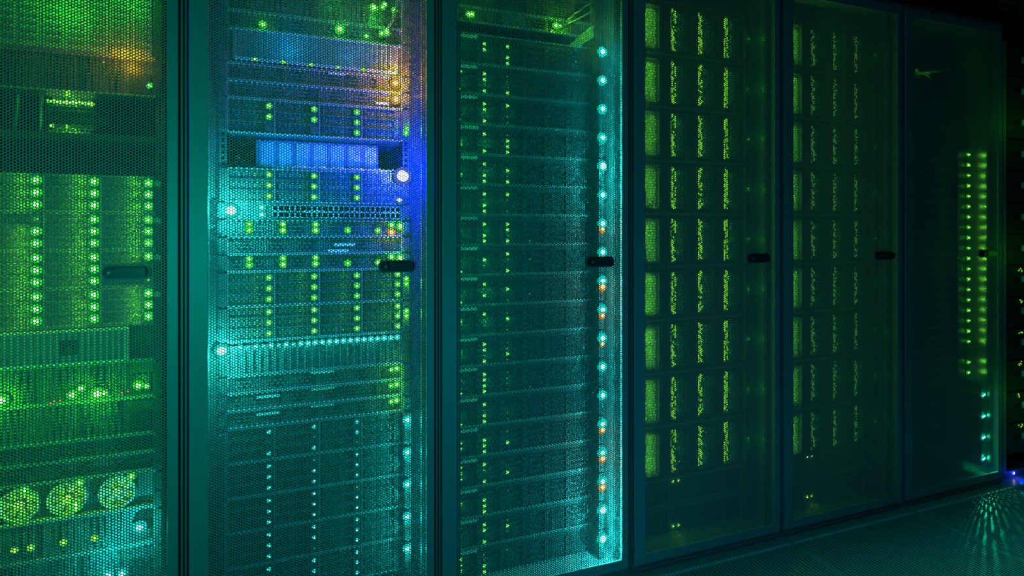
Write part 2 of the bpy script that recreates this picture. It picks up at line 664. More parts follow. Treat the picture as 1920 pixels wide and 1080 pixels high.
def bezel_server(rack, z, u, label, group=None, emblem=False, x0=-0.205, x1=0.205):
    t = device(rack, z, u, 'rack_server', label, 'server', group)
    h = u * U - 0.0014
    m = MB()
    m.mat(0).rounded(x0, x1, 0.004, h - 0.004, -0.022, -0.014, 0.006)
    m.mat(0).frame(x0 + 0.004, x1 - 0.004, -0.026, -0.022, 0.007, h - 0.007, 0.003)
    m.mat(1)
    nx = int((x1 - x0) / 0.012)
    for k in range(1, nx):
        xx = x0 + k * (x1 - x0) / nx
        m.box(xx - 0.0012, xx + 0.0012, -0.0245, -0.022, 0.010, h - 0.010)
    m.mat(1)
    m.box(x0 + 0.02, x0 + 0.03, -0.014, 0.0, 0.01, h - 0.01)
    m.box(x1 - 0.03, x1 - 0.02, -0.014, 0.0, 0.01, h - 0.01)
    b = put('bezel', m.data('bezel', 'bezel_pale' if emblem else 'bezel', 'vent'), t)
    if emblem:
        e = MB()
        e.mat(0).rounded(-0.018, 0.018, -0.017, 0.017, -0.0275, -0.0235, 0.003)
        e.mat(1).frame(-0.014, 0.014, -0.0285, -0.0275, -0.013, 0.013, 0.002)
        e.mat(1).prism([(-0.009, -0.009), (0.009, -0.009), (0.0, 0.006)], -0.0285, -0.0275)
        put('emblem', e.data('emblem', 'black', 'vent'), b, (0.056, 0, h * 0.5), label='dark square emblem')
    return t


# ================================================================== RACK 1 (nearest): drives in green
G1 = 'drive shelves of the near rack'
c1 = [  # rows lit per shelf, top to bottom: (column 2,3,4 pattern)
    FULL,
    FULL - {(1, 0), (1, 1), (1, 2)} | {(1, 1), (1, 2)},
    FULL - {(3, 1), (3, 2)},
    FULL,
]
zs = [1.094, 1.005, 0.916, 0.827]
words = ['topmost green lit drive shelf of the near rack, under the dark open bay',
         'second green lit drive shelf of the near rack, just above its door handle',
         'third green lit drive shelf of the near rack, behind its door handle',
         'lowest green lit drive shelf of the near rack, above the grey bezel']
for k in range(4):
    t = shelf12(0, zs[k], words[k], G1, c1[k], 'green', 0.0058, 0.0085, mat='carrier_lt', dims=FULL - c1[k])
    put('label_plate', tab_mesh(0.012, 0.012), t, (0.2305, -0.021, 0.07))
bezel_server(0, 0.738, 2, 'server behind a pale grey bezel with a dark square emblem, near rack', emblem=True, x0=-0.215, x1=0.170)

t = device(0, 0.649, 2, 'rack_server', 'server in the near rack with brilliant green lamps under the grey bezel', 'server')
put('front_grille', fascia_mesh(2, 0), t)
for px, py, r_, wt in ((183, 745, 0.0085, 0.12), (152, 728, 0.005, 0.02), (136, 740, 0.0065, 0.03), (196, 747, 0.005, 0.0), (260, 722, 0.0065, 0.04), (275, 724, 0.004, 0.0), (4, 750, 0.008, 0.16)):
    p = at(px, py, FACE - 0.004)
    led(t, p[0] - t.location.x, max(0.0168, p[2] - t.location.z), 'green', r_, -0.004)
    if wt:
        glow(t, p[0] - t.location.x, p[2] - t.location.z, 'green', wt, -0.035)
for px, py in ((95, 757), (103, 752), (112, 750), (228, 737), (240, 733)):
    p = at(px, py, FACE - 0.002)
    led(t, p[0] - t.location.x, p[2] - t.location.z, 'orange', 0.0028, -0.002, dim=True)

server(0, 0.5605, 2, 'plain dim server in the near rack, directly below the brilliant green lamps', None, 1)
for k, z in enumerate((0.516, 0.4715)):
    t = server(0, z, 1, ('upper' if k == 0 else 'lower') + ' thin server with a black slot below the plain server, near rack', 'thin servers with black slots', 1)
    m = MB().box(-0.033, 0.03, -0.004, 0.004, 0.008, 0.034)
    put('drive_slot', m.data('drive_slot', 'black'), t)

t = device(0, 0.3825, 2, 'rack_server', 'server with three round green lit fans near the bottom of near rack', 'server')
m = MB().box(-HW + 0.002, HW - 0.002, 0.03, 0.034, 0.0025, 0.085)
put('fan_wall', m.data('fan_wall', 'bezel'), t)
for k, (px, py) in enumerate(((38, 932), (128, 922), (222, 908))):
    p = at(px, py, FACE + 0.01)
    lx, lz = p[0] - t.location.x, 0.042
    f = MB()
    n = 20
    ring_o = [(0.039 * math.cos(2 * math.pi * j / n), 0.039 * math.sin(2 * math.pi * j / n)) for j in range(n)]
    ring_i = [(0.034 * math.cos(2 * math.pi * j / n), 0.034 * math.sin(2 * math.pi * j / n)) for j in range(n)]
    for j in range(n):
        q = (j + 1) % n
        f.prism([ring_i[j], ring_o[j], ring_o[q], ring_i[q]], 0.0, 0.022)
    for j in range(7):
        a = 2 * math.pi * j / 7
        pts = [(0.008 * math.cos(a), 0.008 * math.sin(a)), (0.033 * math.cos(a + 0.1), 0.033 * math.sin(a + 0.1)),
               (0.033 * math.cos(a + 0.75), 0.033 * math.sin(a + 0.75)), (0.008 * math.cos(a + 0.75), 0.008 * math.sin(a + 0.75))]
        f.prism(pts, 0.010, 0.013)
    f.prism([(0.010 * math.cos(2 * math.pi * j / n), 0.010 * math.sin(2 * math.pi * j / n)) for j in range(n)], 0.004, 0.02)
    put('cooling_fan', f.data('cooling_fan', 'bezel'), t, (lx, 0, lz))
    glow(t, lx, lz, 'lime', 0.05, -0.02)
for px, py in ((47, 908), (150, 894), (247, 883), (143, 945), (143, 953)):
    p = at(px, py, FACE - 0.004)
    led(t, p[0] - t.location.x, min(0.0785, p[2] - t.location.z), 'green', 0.005, -0.004)

t = server(0, 0.2935, 2, 'server with a line of small yellow green lamps below the lit fans', None, 0)
for px, py in ((27, 1032), (58, 1027), (119, 1017), (177, 1009)):
    p = at(px, py, FACE - 0.002)
    led(t, p[0] - t.location.x, p[2] - t.location.z, 'lime', 0.004, -0.002)
p = at(262, 988, FACE - 0.02)
led(t, p[0] - t.location.x, p[2] - t.location.z, 'cyan', 0.008, -0.02)
glow(t, p[0] - t.location.x - 0.01, p[2] - t.location.z - 0.01, 'cyan', 0.30, -0.05)
t = server(0, 0.2045, 2, 'lowest server in view in the near rack, lit cyan at its edge', None, 1)
for px, py in ((203, 1077), (229, 1075)):
    p = at(px, py, FACE - 0.004)
    led(t, p[0] - t.location.x, min(0.085, p[2] - t.location.z), 'cyan', 0.006, -0.004)
glow(t, 0.13, 0.075, 'cyan', 0.16, -0.04)

# the open bay above the drives: small switches on a shelf, and the green lit top unit
SW = []
for k, (py, lab) in enumerate(((190, 'small switch with a bright yellow green line of port lamps, near rack'),
                               (247, 'small switch with scattered port lamps, under the brighter switch, near rack'))):
    a, b = at(88, py, 0.20), at(182, py, 0.20)
    w_ = b[0] - a[0]
    t = thing('network_switch', lab, 'network switch', ((a[0] + b[0]) / 2, 0.20, a[2] - 0.022), 'small switches of the near rack')
    m = MB().mat(0).box(-w_ / 2, w_ / 2, 0.0, 0.20, 0.0, 0.044)
    put('case', m.data('switch_case', 'chassis'), t, bevel=0.001)
    put('port_block', ports_mesh(10, w_ - 0.01, 0.022), t, (-w_ / 2 + 0.005, -0.006, 0.011))
    for j in range(15 if k == 0 else 6):
        x = -w_ / 2 + 0.006 + (w_ - 0.014) * (j / 14 if k == 0 else random.random())
        zz = 0.0215 + random.uniform(-0.001, 0.001) if k == 0 else random.choice((0.004, 0.009, 0.036))
        led(t, x, zz, 'lime' if j % 4 else 'green', random.uniform(0.0022, 0.0034), -0.009)
    if k == 0:
        for j in range(7):
            led(t, -w_ / 2 + 0.004 + random.choice((0, 1)) * 0.055 + random.random() * 0.03, 0.0415, 'lime', 0.0022, -0.001, dim=True)
    glow(t, 0, 0.025, 'lime', 0.010, -0.03)
    SW.append(t)
# tray that carries the two small switches
m = MB().box(-0.221, 0.221, 0.0, 0.45, 0.0, 0.003).box(-0.221, 0.221, 0.0, 0.003, 0.003, 0.012)
m.box(-0.241, -0.221, 0.0, 0.003, 0.0, 0.042).box(0.221, 0.241, 0.0, 0.003, 0.0, 0.042)
sh_z = SW[1].location.z - 0.003
o = put('rack_tray', m.data('rack_tray', 'chassis'), None, (XB[0] + 0.3, FACE, sh_z))
tag(o, 'steel tray under the small switches in the open bay of the near rack', 'tray')
m = MB().box(-0.075, 0.075, 0.0, 0.16, 0.0, SW[0].location.z - SW[1].location.z - 0.0445)
o = put('power_adapter_box', m.data('spacer', 'black'), None, (SW[1].location.x, 0.215, SW[1].location.z + 0.0442))
tag(o, 'black box between the two small switches of the near rack', 'box')

t = device(0, 1.466, 4, 'blade_chassis', 'tall green lit chassis at the top of the near rack', 'chassis', front=False, mat='bezel')
m = MB()
for k in range(10):
    x = -HW + 0.004 + k * 0.0434
    m.mat(0).box(x, x + 0.0415, -0.010, 0.0, 0.006, 0.170)
    m.mat(1)
    for q in range(8):
        m.box(x + 0.006, x + 0.035, -0.012, -0.010, 0.02 + q * 0.017, 0.028 + q * 0.017)
put('blade_front', m.data('blade_front', 'bezel', 'vent'), t)
glow(t, 0.04, 0.10, 'green', 0.10, -0.07, (0.02, 1.0, 0.0))  # unseen green lights added to wash the blade fronts
glow(t, 0.17, 0.14, 'green', 0.08, -0.07, (0.02, 1.0, 0.0))
t = server(0, 1.3765, 2, 'server under the tall green chassis, its end lit orange, near rack', None, 1, depth=0.085)
led(t, 0.115, 0.075, 'orange', 0.003, -0.001, dim=True)
glow(t, 0.165, 0.075, 'orange', 0.075, -0.035)
p = at(280, 160, FACE - 0.004)
led(t, p[0] - t.location.x, min(0.08, max(0.006, p[2] - t.location.z)), 'green', 0.004, -0.001)
for k, py in enumerate((168, 210, 268)):
    pass
# green patch leads hanging at the side of the near rack's open bay
for k, (px, lab) in enumerate(((32, 'thin green patch lead hanging at the outer side of the open bay'),
                               (78, 'thin green patch lead hanging beside the small switches'))):
    q = [at(px, 100, 0.19), at(px - 2, 140, 0.185), at(px + 1, 180, 0.19), at(px - 3, 235, 0.195), at(px - 6, 268, 0.24)]
    m = MB().tube([Vector(a) - Vector(q[0]) for a in curve_pts(q)], 0.0032)
    o = put('patch_cable', m.data('patch_cable', 'cable_g'), None, q[0])
    tag(o, lab, 'cable', 'patch leads of the near rack')

# ================================================================== RACK 2: the blue lamp rack
G2 = 'drive shelves with pale cyan lamps'
for k in range(5):
    z = 0.457 - 0.0889 * k
    rng = random.Random(40 + k)
    lit = {(c, q) for c in range(3) for q in range(3) if rng.random() < 0.78}
    nm = ['topmost', 'second', 'third', 'fourth', 'lowest'][k]
    t = shelf12(1, z, nm + ' dark drive shelf with dots of pale cyan in the blue lamp rack', G2, lit, 'teal', 0.0026, 0.0, ear=0.03,
                dims=FULL - lit - {(3, q) for q in range(3)})
    led(t, 0.2290, 0.071, 'cyan', 0.0065, -0.032)
    glow(t, 0.2290, 0.068, 'cyan', 0.13, -0.045)
    for q in range(3):
        led(t, 0.2330, 0.03 + q * 0.006, 'teal', 0.0016, -0.032, dim=True)

for k in range(3):
    z = 0.635 - 0.04445 * k
    t = server(1, z, 1, ORD[k].replace('topmost', 'first') + ' thin server with a pale name strip under the cyan lamp row', 'thin servers with pale name strips', k % 2)
    put('label_plate', tab_mesh(0.060, 0.008), t, (0.008, 0.0, 0.0385))
    if k:
        put('label_plate', tab_mesh(0.055, 0.006), t, (-0.125, 0.0, 0.030))
    led(t, 0.205, 0.030, 'green', 0.0050, -0.002)
    led(t, 0.190, 0.028, 'green', 0.0042, -0.002)
    glow(t, 0.200, 0.026, 'green', 0.040, -0.025, (0.10, 1, 0))

t = device(1, 0.6795, 2, 'disk_shelf', 'disk shelf of upright drives with a bright cyan lamp on each drive', 'disk shelf', ear=0.006)
m = MB()
m.mat(0).frame(0, 0.0172, -0.003, 0.012, 0, 0.074, 0.0018).box(0.0015, 0.0157, 0.005, 0.012, 0.0015, 0.0725)
m.mat(1)
for q in range(8):
    m.box(0.004, 0.0135, 0.002, 0.005, 0.006 + q * 0.0072, 0.0108 + q * 0.0072)
m.mat(0).box(0.003, 0.0142, -0.005, 0.004, 0.062, 0.072)
CV = m.data('drive_carrier', 'carrier_lt', 'vent')
for k in range(24):
    c = put('drive_carrier', CV, t, (-HW + 0.004 + k * 0.01805, 0, 0.003))
    big = (k % 2 == 1) if k < 10 else True
    led(c, 0.0086, 0.0705, 'cyan', 0.0042 if big else 0.0026, -0.005)
    if k % 3 == 1:
        glow(t, -HW + 0.0126 + k * 0.01805, 0.066, 'cyan', 0.014, -0.03)
p = at(416, 658, FACE - 0.012)
led(t, p[0] - t.location.x, p[2] - t.location.z, 'cyan', 0.0125, -0.008)
glow(t, p[0] - t.location.x + 0.004, p[2] - t.location.z, 'cyan', 0.65, -0.070, (0.02, 1.0, 0.80))

G2b = 'drive shelves with green lamp columns, blue lamp rack'
for k, (z, lit, lab) in enumerate((
        (1.302, {(0, 0), (0, 1), (1, 0), (1, 1), (2, 0), (2, 1), (2, 2)}, 'drive shelf with short green lamp columns above the blue lit cable gap'),
        (1.124, {(c, q) for c in range(3) for q in range(3)}, 'drive shelf with green lamp columns between the blue lit gap and switch'),
        (0.857, {(c, q) for c in range(4) for q in range(3)}, 'drive shelf with green lamp columns behind the door handle, blue lamp rack'),
        (0.768, {(c, q) for c in range(4) for q in range(3)}, 'drive shelf with green lamp columns right above the cyan lamp row'))):
    t = shelf12(1, z, lab, G2b, lit, 'green', 0.0044, 0.0008 if k < 2 else 0.0022, ear=0.006 if k == 1 else 0.02)
    if k >= 2:
        for q in range(2):
            led(t, 0.2290, 0.06 - q * 0.014, 'green', 0.0045, -0.022)
        glow(t, 0.225, 0.05, 'green', 0.055, -0.03, (0.10, 1, 0))
    if k == 0:
        led(t, 0.228, 0.02, 'green', 0.005, -0.022)
        led(t, 0.230, 0.034, 'lime', 0.003, -0.022)
        glow(t, 0.228, 0.03, 'green', 0.05, -0.03, (0.10, 1, 0))
    if k == 1:
        p = at(755, 330, FACE - 0.012)
        led(t, p[0] - t.location.x, p[2] - t.location.z, 'blue', 0.018, -0.008)
        glow(t, p[0] - t.location.x - 0.02, p[2] - t.location.z, 'blue', 0.30, -0.042, (0.22, 0.26, 1.0))
        glow(t, p[0] - t.location.x - 0.004, p[2] - t.location.z, 'blue', 6.0, -0.090, (0.0, 0.004, 1.0))
        led(t, p[0] - t.location.x - 0.008, 0.012, 'white', 0.004, -0.006)

for k, (z, lab) in enumerate(((1.0350, 'thin server with lamp pairs directly under the switch'),
                              (0.9460, 'thin server with lamp pairs behind the door handle of blue lamp rack'))):
    t = server(1, z, 1, lab, 'thin servers with lamp pairs', 1)
    for j, px in enumerate((467, 531, 592, 652, 709)):
        x = at(px, 430, FACE - 0.003)[0] - t.location.x
        if j < 3:
            led(t, x, 0.0325, 'green', 0.0046, -0.002)
        led(t, x, 0.0165, 'green', 0.0050, -0.002)
    for px, dz, cc in ((734, 0.0318, 'green'), (750, 0.0300, 'green'), (750, 0.0255, 'green')):
        led(t, at(px, 430, FACE - 0.003)[0] - t.location.x, dz, cc, 0.0055, -0.002)
    glow(t, 0.205, 0.034, 'green', 0.05, -0.03, (0.06, 1, 0))
    if k == 0:
        led(t, at(734, 442, FACE - 0.003)[0] - t.location.x, 0.0118, 'orange', 0.0060, -0.002)
        glow(t, at(734, 442, FACE - 0.003)[0] - t.location.x, 0.006, 'orange', 0.05, -0.024)
t = server(1, 0.9905, 1, 'thin server with pale labels between the two lamp pair servers', None, 0)
put('label_plate', tab_mesh(0.055, 0.007), t, (0.065, 0.0, 0.022))
put('label_plate', tab_mesh(0.055, 0.007), t, (0.050, 0.0, 0.006))

t = device(1, 1.0795, 1, 'network_switch', 'network switch with two rows of cyan lit ports, blue lamp rack', 'network switch', front=False)
put('port_block', ports_mesh(24, 0.33, 0.034), t, (-0.115, -0.004, 0.0045))
for q, zz in enumerate((0.0315, 0.0125)):
    led(t, -0.140, zz, 'cyan', 0.0058, -0.002)
glow(t, -0.140, 0.027, 'cyan', 0.035, -0.03)
glow(t, 0.0, 0.022, 'cyan', 0.05, -0.06)
p = at(433, 396, FACE - 0.01)
led(t, p[0] - t.location.x, 0.022, 'cyan', 0.0135, -0.0045)
glow(t, p[0] - t.location.x + 0.002, 0.022, 'cyan', 0.85, -0.070, (0.02, 1.0, 0.82))

# gap with the blue lit plate and the loose cables
t = thing('blanking_plate', 'recessed pale plate lit blue above the loose cables, blue lamp rack', 'blanking plate', (XB[1] + 0.3, 0.19, 1.2225))
m = MB().mat(0).box(-0.16, 0.165, 0.0, 0.30, 0.0, 0.076)
m.mat(1)
for k in range(7):
    m.box(-0.15 + k * 0.046, -0.115 + k * 0.046, -0.003, 0.0, 0.006, 0.070)
put('plate', m.data('plate', 'bezel', 'label'), t, bevel=0.0015)
glow(t, 0.02, 0.045, 'blue', 0.06, -0.09, (0.0, 0.12, 1.0))  # blue lights added to tint the plate, which has no lamp
glow(t, -0.10, 0.045, 'blue', 0.05, -0.08, (0.0, 0.30, 1.0))
for k in range(6):
    x0 = XB[1] + 0.13 + 0.05 * k
    rng = random.Random(k)
    pts = [(x0, 0.20, 1.2195), (x0 + 0.03, 0.15, 1.2175 + 0.004), (x0 + 0.07 + 0.02 * rng.random(), 0.125, 1.2175), (x0 + 0.13, 0.118, 1.2175 + 0.003), (x0 + 0.16, 0.15, 1.2165)]
    m = MB().tube([Vector(a) - Vector(pts[0]) for a in curve_pts(pts)], 0.0027)
    o = put('patch_cable', m.data('patch_cable', 'cable_b'), None, pts[0])
    tag(o, 'pale blue lit cable lying on the drive shelf under the recessed plate', 'cable', 'loose pale cables under the recessed plate')

t = server(1, 1.391, 1, 'thin dark server beside the lower orange lamp, blue lamp rack', None, 0)
p = at(742, 176, FACE - 0.004)
led(t, p[0] - t.location.x, min(0.0262, max(0.0165, p[2] - t.location.z)), 'orange', 0.0080, -0.006)
glow(t, p[0] - t.location.x, p[2] - t.location.z, 'orange', 0.30, -0.045)
put('label_plate', tab_mesh(0.035, 0.007), t, (0.165, -0.001, 0.012))
t = server(1, 1.4355, 1, 'thin dark server beside the upper orange lamp, blue lamp rack', None, 1)
p = at(741, 147, FACE - 0.004)
led(t, p[0] - t.location.x, min(0.0262, max(0.0165, p[2] - t.location.z)), 'orange', 0.0080, -0.006)
glow(t, p[0] - t.location.x, 0.034, 'orange', 0.30, -0.045)
put('label_plate', tab_mesh(0.045, 0.006), t, (0.045, -0.001, 0.040))

t = bezel_server(1, 1.480, 2, 'server with a blue lit pale bezel and tiny yellow lamps, blue lamp rack')
for px, py in ((478, 117), (532, 122), (583, 126), (634, 130), (681, 135)):
    p = at(px, py, FACE - 0.026)
    for j in range(3):
        led(t, p[0] - t.location.x + (j - 1) * 0.006, 0.0055 - abs(j - 1) * 0.0006, 'lime', 0.0026, -0.026, dim=j != 1)
glow(t, -0.07, 0.05, 'blue', 0.06, -0.085, (0.0, 0.36, 1.0))  # added blue lights colour the bezel, no blue lamp on it
glow(t, 0.08, 0.05, 'blue', 0.035, -0.085, (0.0, 0.30, 1.0))

t = server(1, 1.569, 1, 'thin server with two bright green lamps near the top of blue lamp rack', None, 1)
for px, py, r_, wt in ((637, 55, 0.0075, 0.05), (493, 46, 0.0055, 0.015), (687, 68, 0.004, 0.01)):
    p = at(px, py, FACE - 0.004)
    led(t, p[0] - t.location.x, min(0.038, max(0.006, p[2] - t.location.z)), 'green', r_, -0.004)
    glow(t, p[0] - t.location.x, min(0.038, max(0.006, p[2] - t.location.z)), 'green', wt, -0.03)
t = server(1, 1.614, 2, 'vented green lit server at the top of the blue lamp rack', None, 0, mat='bezel')
glow(t, 0.03, 0.06, 'green', 0.035, -0.05)
for px, py, r_ in ((703, 8, 0.0065), (724, 2, 0.0045), (720, 7, 0.004), (742, 13, 0.005)):
    p = at(px, py, FACE - 0.03)
    led(t, p[0] - t.location.x, p[2] - t.location.z, 'green', r_, -0.004)
glow(t, 0.145, 0.03, 'green', 0.06, -0.035)
q = [at(746, -25, 0.07), at(744, 8, 0.065), at(738, 32, 0.06), at(728, 52, 0.062), at(722, 63, 0.085)]
m = MB().tube([Vector(a) - Vector(q[0]) for a in curve_pts(q)], 0.0034)
o = put('patch_cable', m.data('patch_cable', 'cable_g'), None, q[0])
tag(o, 'green lit cable curving down to the plug beside the top servers', 'cable')
t = thing('cable_plug', 'glowing green cable plugs at the end of the curved cable', 'plug', at(720, 63, 0.092))
put('plug_body', MB().rounded(-0.012, 0.012, -0.008, 0.008, 0.0, 0.016, 0.003).data('plug_body', 'cable_g'), t)
for px, py, r_ in ((715, 63, 0.0045), (725, 61, 0.0055)):
    p = at(px, py, 0.092)
    led(t, p[0] - t.location.x, p[2] - t.location.z, 'green', r_, 0.0)
glow(t, 0, 0, 'green', 0.03, -0.03)

# ================================================================== RACK 3: disk shelves with the cyan lamp column
m = MB()
CW, CHH = 0.0722, 0.0158
m.mat(0).frame(0, CW, -0.002, 0.012, 0, CHH, 0.0014).box(0.001, CW - 0.001, 0.004, 0.012, 0.001, CHH - 0.001)
m.mat(1)
for a in range(2):
    for c in range(6):
        m.box(0.011 + c * 0.0066, 0.0158 + c * 0.0066, 0.0015, 0.004, 0.0032 + a * 0.0052, 0.0062 + a * 0.0052)
m.mat(0).box(CW - 0.016, CW - 0.003, -0.003, 0.004, 0.003, CHH - 0.003)
C25 = m.data('drive_carrier', 'carrier', 'vent')
m = MB()
m.mat(0).box(-HW + 0.002, HW - 0.002, 0.0, 0.012, 0.0695, 0.0865)
m.mat(1).box(-HW + 0.002, HW - 0.002, -0.0012, 0.0, 0.0855, 0.0870)
HEAD = m.data('header_strip', 'carrier', 'edge')
orange_at = {6: 0.6, 8: 1.0, 9: 0.6, 10: 0.15, 13: 0.8, 14: 1.0, 15: 1.1}
cy_w = [0.10, 0.06, 0.06, 0.07, 0.20, 0.12, 0.10, 0.03, 0.06, 0.05, 0.06, 0.06, 0.05, 0.05, 0.08, 0.12, 0.30, 0.32]
for k in range(18):
    z = 1.5433 - 0.0889 * k
    rng = random.Random(100 + k)
    lab = ORD[k] if k < 17 else 'lowest'
    t = device(2, z, 2, 'disk_shelf', '%s disk shelf in the stack behind the cyan lamp column' % lab +
               (', with an orange lamp' if orange_at.get(k, 0) > 0.3 else ''), 'disk shelf', 'disk shelves beside the cyan lamp column', ear=0.048)
    put('header_strip', HEAD, t)
    put('label_plate', tab_mesh(0.054, 0.0085), t, (-0.186 + 0.004 * (k == 3), -0.0005, 0.0775))
    hot = 0.35 + 0.65 * math.exp(-((k - 6) / 4.5) ** 2)
    for c in range(6):
        for q in range(4):
            x = -HW + 0.003 + c * 0.0731
            o = put('drive_carrier', C25, t, (x, 0, 0.0018 + (3 - q) * 0.0168))
            pr = (0.8, 0.85, 0.75, 0.12, 0.04, 0.03)[c]
            if k > 11:
                pr *= (1.0, 0.95, 0.75, 0.2, 0.3, 0.3)[c]
            if rng.random() < pr:
                strong = rng.random() < (0.25, 0.7, 0.42, 0.0, 0, 0)[c]
                led(o, 0.0072, 0.0080, 'green' if strong else 'lime', 0.0030 if strong else 0.0024, -0.002, dim=not strong)
    for c, wt in ((0, 0.009), (1, 0.012), (2, 0.004)):
        glow(t, -HW + 0.016 + c * 0.0731, 0.036, 'green', wt * hot, -0.020, (0.0, 1, 0.18))
    led(t, 0.2315, 0.0630, 'cyan', 0.0088 if cy_w[k] < 0.15 else 0.0125, -0.050)
    glow(t, 0.2315, 0.0600, 'cyan', cy_w[k] * 1.25, -0.074, (0.012, 1.0, 0.92))
    if k in orange_at:
        s = orange_at[k]
        led(t, 0.2315, 0.0450, 'orange', 0.0046 + 0.003 * s, -0.050)
        glow(t, 0.2315, 0.0430, 'orange', 0.02 * s, -0.070)

t = server(2, 1.6640, 1, 'thin server with two green lamps at the top of the cyan column rack', None, 1)
for px, py, r_, wt in ((1042, 48, 0.0062, 0.06), (879, 27, 0.005, 0.03), (885, 27, 0.005, 0.0), (1050, 49, 0.004, 0.0)):
    p = at(px, py, FACE - 0.004)
    led(t, p[0] - t.location.x, min(0.036, max(0.006, p[2] - t.location.z)), 'green', r_, -0.004)
    if wt:
        glow(t, p[0] - t.location.x, 0.016, 'green', wt, -0.03, (0.08, 1, 0))
for j in range(5):
    led(t, -0.075 + j * 0.011, 0.002, 'lime', 0.0028, -0.001, dim=True)
m = MB().rounded(-0.035, 0.035, -0.0175, 0.0175, -0.003, 0.0, 0.002)
put('label_plate', m.data('label_plate', 'vent'), t, (-0.045, 0.0, 0.022))
server(2, 1.7085, 2, 'plain dark server above the two green lamps, cyan column rack', None, 0)
# pale green ribbon cable and two leads beside the cyan column
a_, b_, c_, d_ = at(1066, 86, 0.07), at(1085, 88, 0.07), at(1112, 68, 0.06), at(1112, 46, 0.06)
t = thing('ribbon_cable', 'broad ribbon cable lit yellow green beside the cyan lamp column', 'cable', a_)
m = MB()
for j in range(9):
    f0 = j / 9.0
    p0 = Vector(b_).lerp(Vector(a_), f0)
    p1 = Vector(c_).lerp(Vector(d_), f0)
    mid = (p0 + p1) / 2 + Vector((0, -0.006, 0.002))
    m.tube([v - Vector(a_) for v in curve_pts([p0, mid, p1], 12)], 0.0022, 6)
put('ribbon', m.data('ribbon', 'cable_g'), t)
glow(t, 0.035, 0.018, 'lime', 0.035, -0.045, (0.30, 1, 0))
for k, (pts, lab) in enumerate((([(1066, 36), (1078, 26), (1095, 14), (1106, 6)], 'upper thin yellow green lead above the ribbon cable'),
                                ([(1064, 44), (1080, 38), (1096, 29), (1112, 18)], 'lower thin yellow green lead above the ribbon cable'))):
    q = [at(x, y, 0.085) for x, y in pts]
    m = MB().tube([Vector(v) - Vector(q[0]) for v in curve_pts(q)], 0.0026)
    o = put('patch_cable', m.data('patch_cable', 'cable_g'), None, q[0])
    tag(o, lab, 'cable', 'thin leads above the ribbon cable')
gl_ = glow(t, 0.02, 0.085, 'lime', 0.02, -0.02, (0.25, 1, 0))

# ================================================================== RACKS 4 and 5: tall chassis with glowing strips
H4 = 4 * U - 0.0014


def strip_front():
    m = MB()
    m.mat(0)
    edges = [-HW + 0.002]
    for c in range(4):
        a = -HW + 0.030 + c * 0.1105
        edges += [a, a + 0.066]
    edges.append(HW - 0.002)
    for k in range(0, len(edges), 2):
        m.box(edges[k], edges[k + 1], -0.004, 0.012, 0.002, H4 - 0.002)
    for c in range(4):
        a = -HW + 0.030 + c * 0.1105
        m.mat(0).box(a, a + 0.066, -0.004, 0.012, 0.002, 0.016)
        m.mat(0).box(a, a + 0.066, -0.004, 0.012, H4 - 0.016, H4 - 0.002)
    return m.data('front_frame', 'carrier')


def strip_grille():
    m = MB()
    m.mat(0).box(0, 0.066, 0.010, 0.012, 0.016, H4 - 0.016)
    m.mat(1)
    p = 0.0083
    for j in range(int((H4 - 0.036) / p)):
        for c in range(7):
            x = 0.004 + c * 0.0088 + (0.0044 if j % 2 else 0)
            if x + 0.005 < 0.064:
                m.box(x, x + 0.0046, 0.0072, 0.010, 0.019 + j * p, 0.0236 + j * p)
    return m.data('vent_grille', 'chassis', 'bezel')


def glow_clumps(seed, n, col):  # emissive domes standing in for LED light caught on the mesh
    m = MB()
    rng = random.Random(seed)
    for j in range(n):
        z = 0.018 + (H4 - 0.036) * (j + rng.random()) / n
        x = 0.014 + (0.006 if rng.random() < 0.5 else -0.005) + rng.uniform(-0.007, 0.007)
        m.dome(rng.uniform(0.0018, 0.0050), 0.003, 7, 2, (x, 0.007, z))
    return m.data('glow_clumps', col)


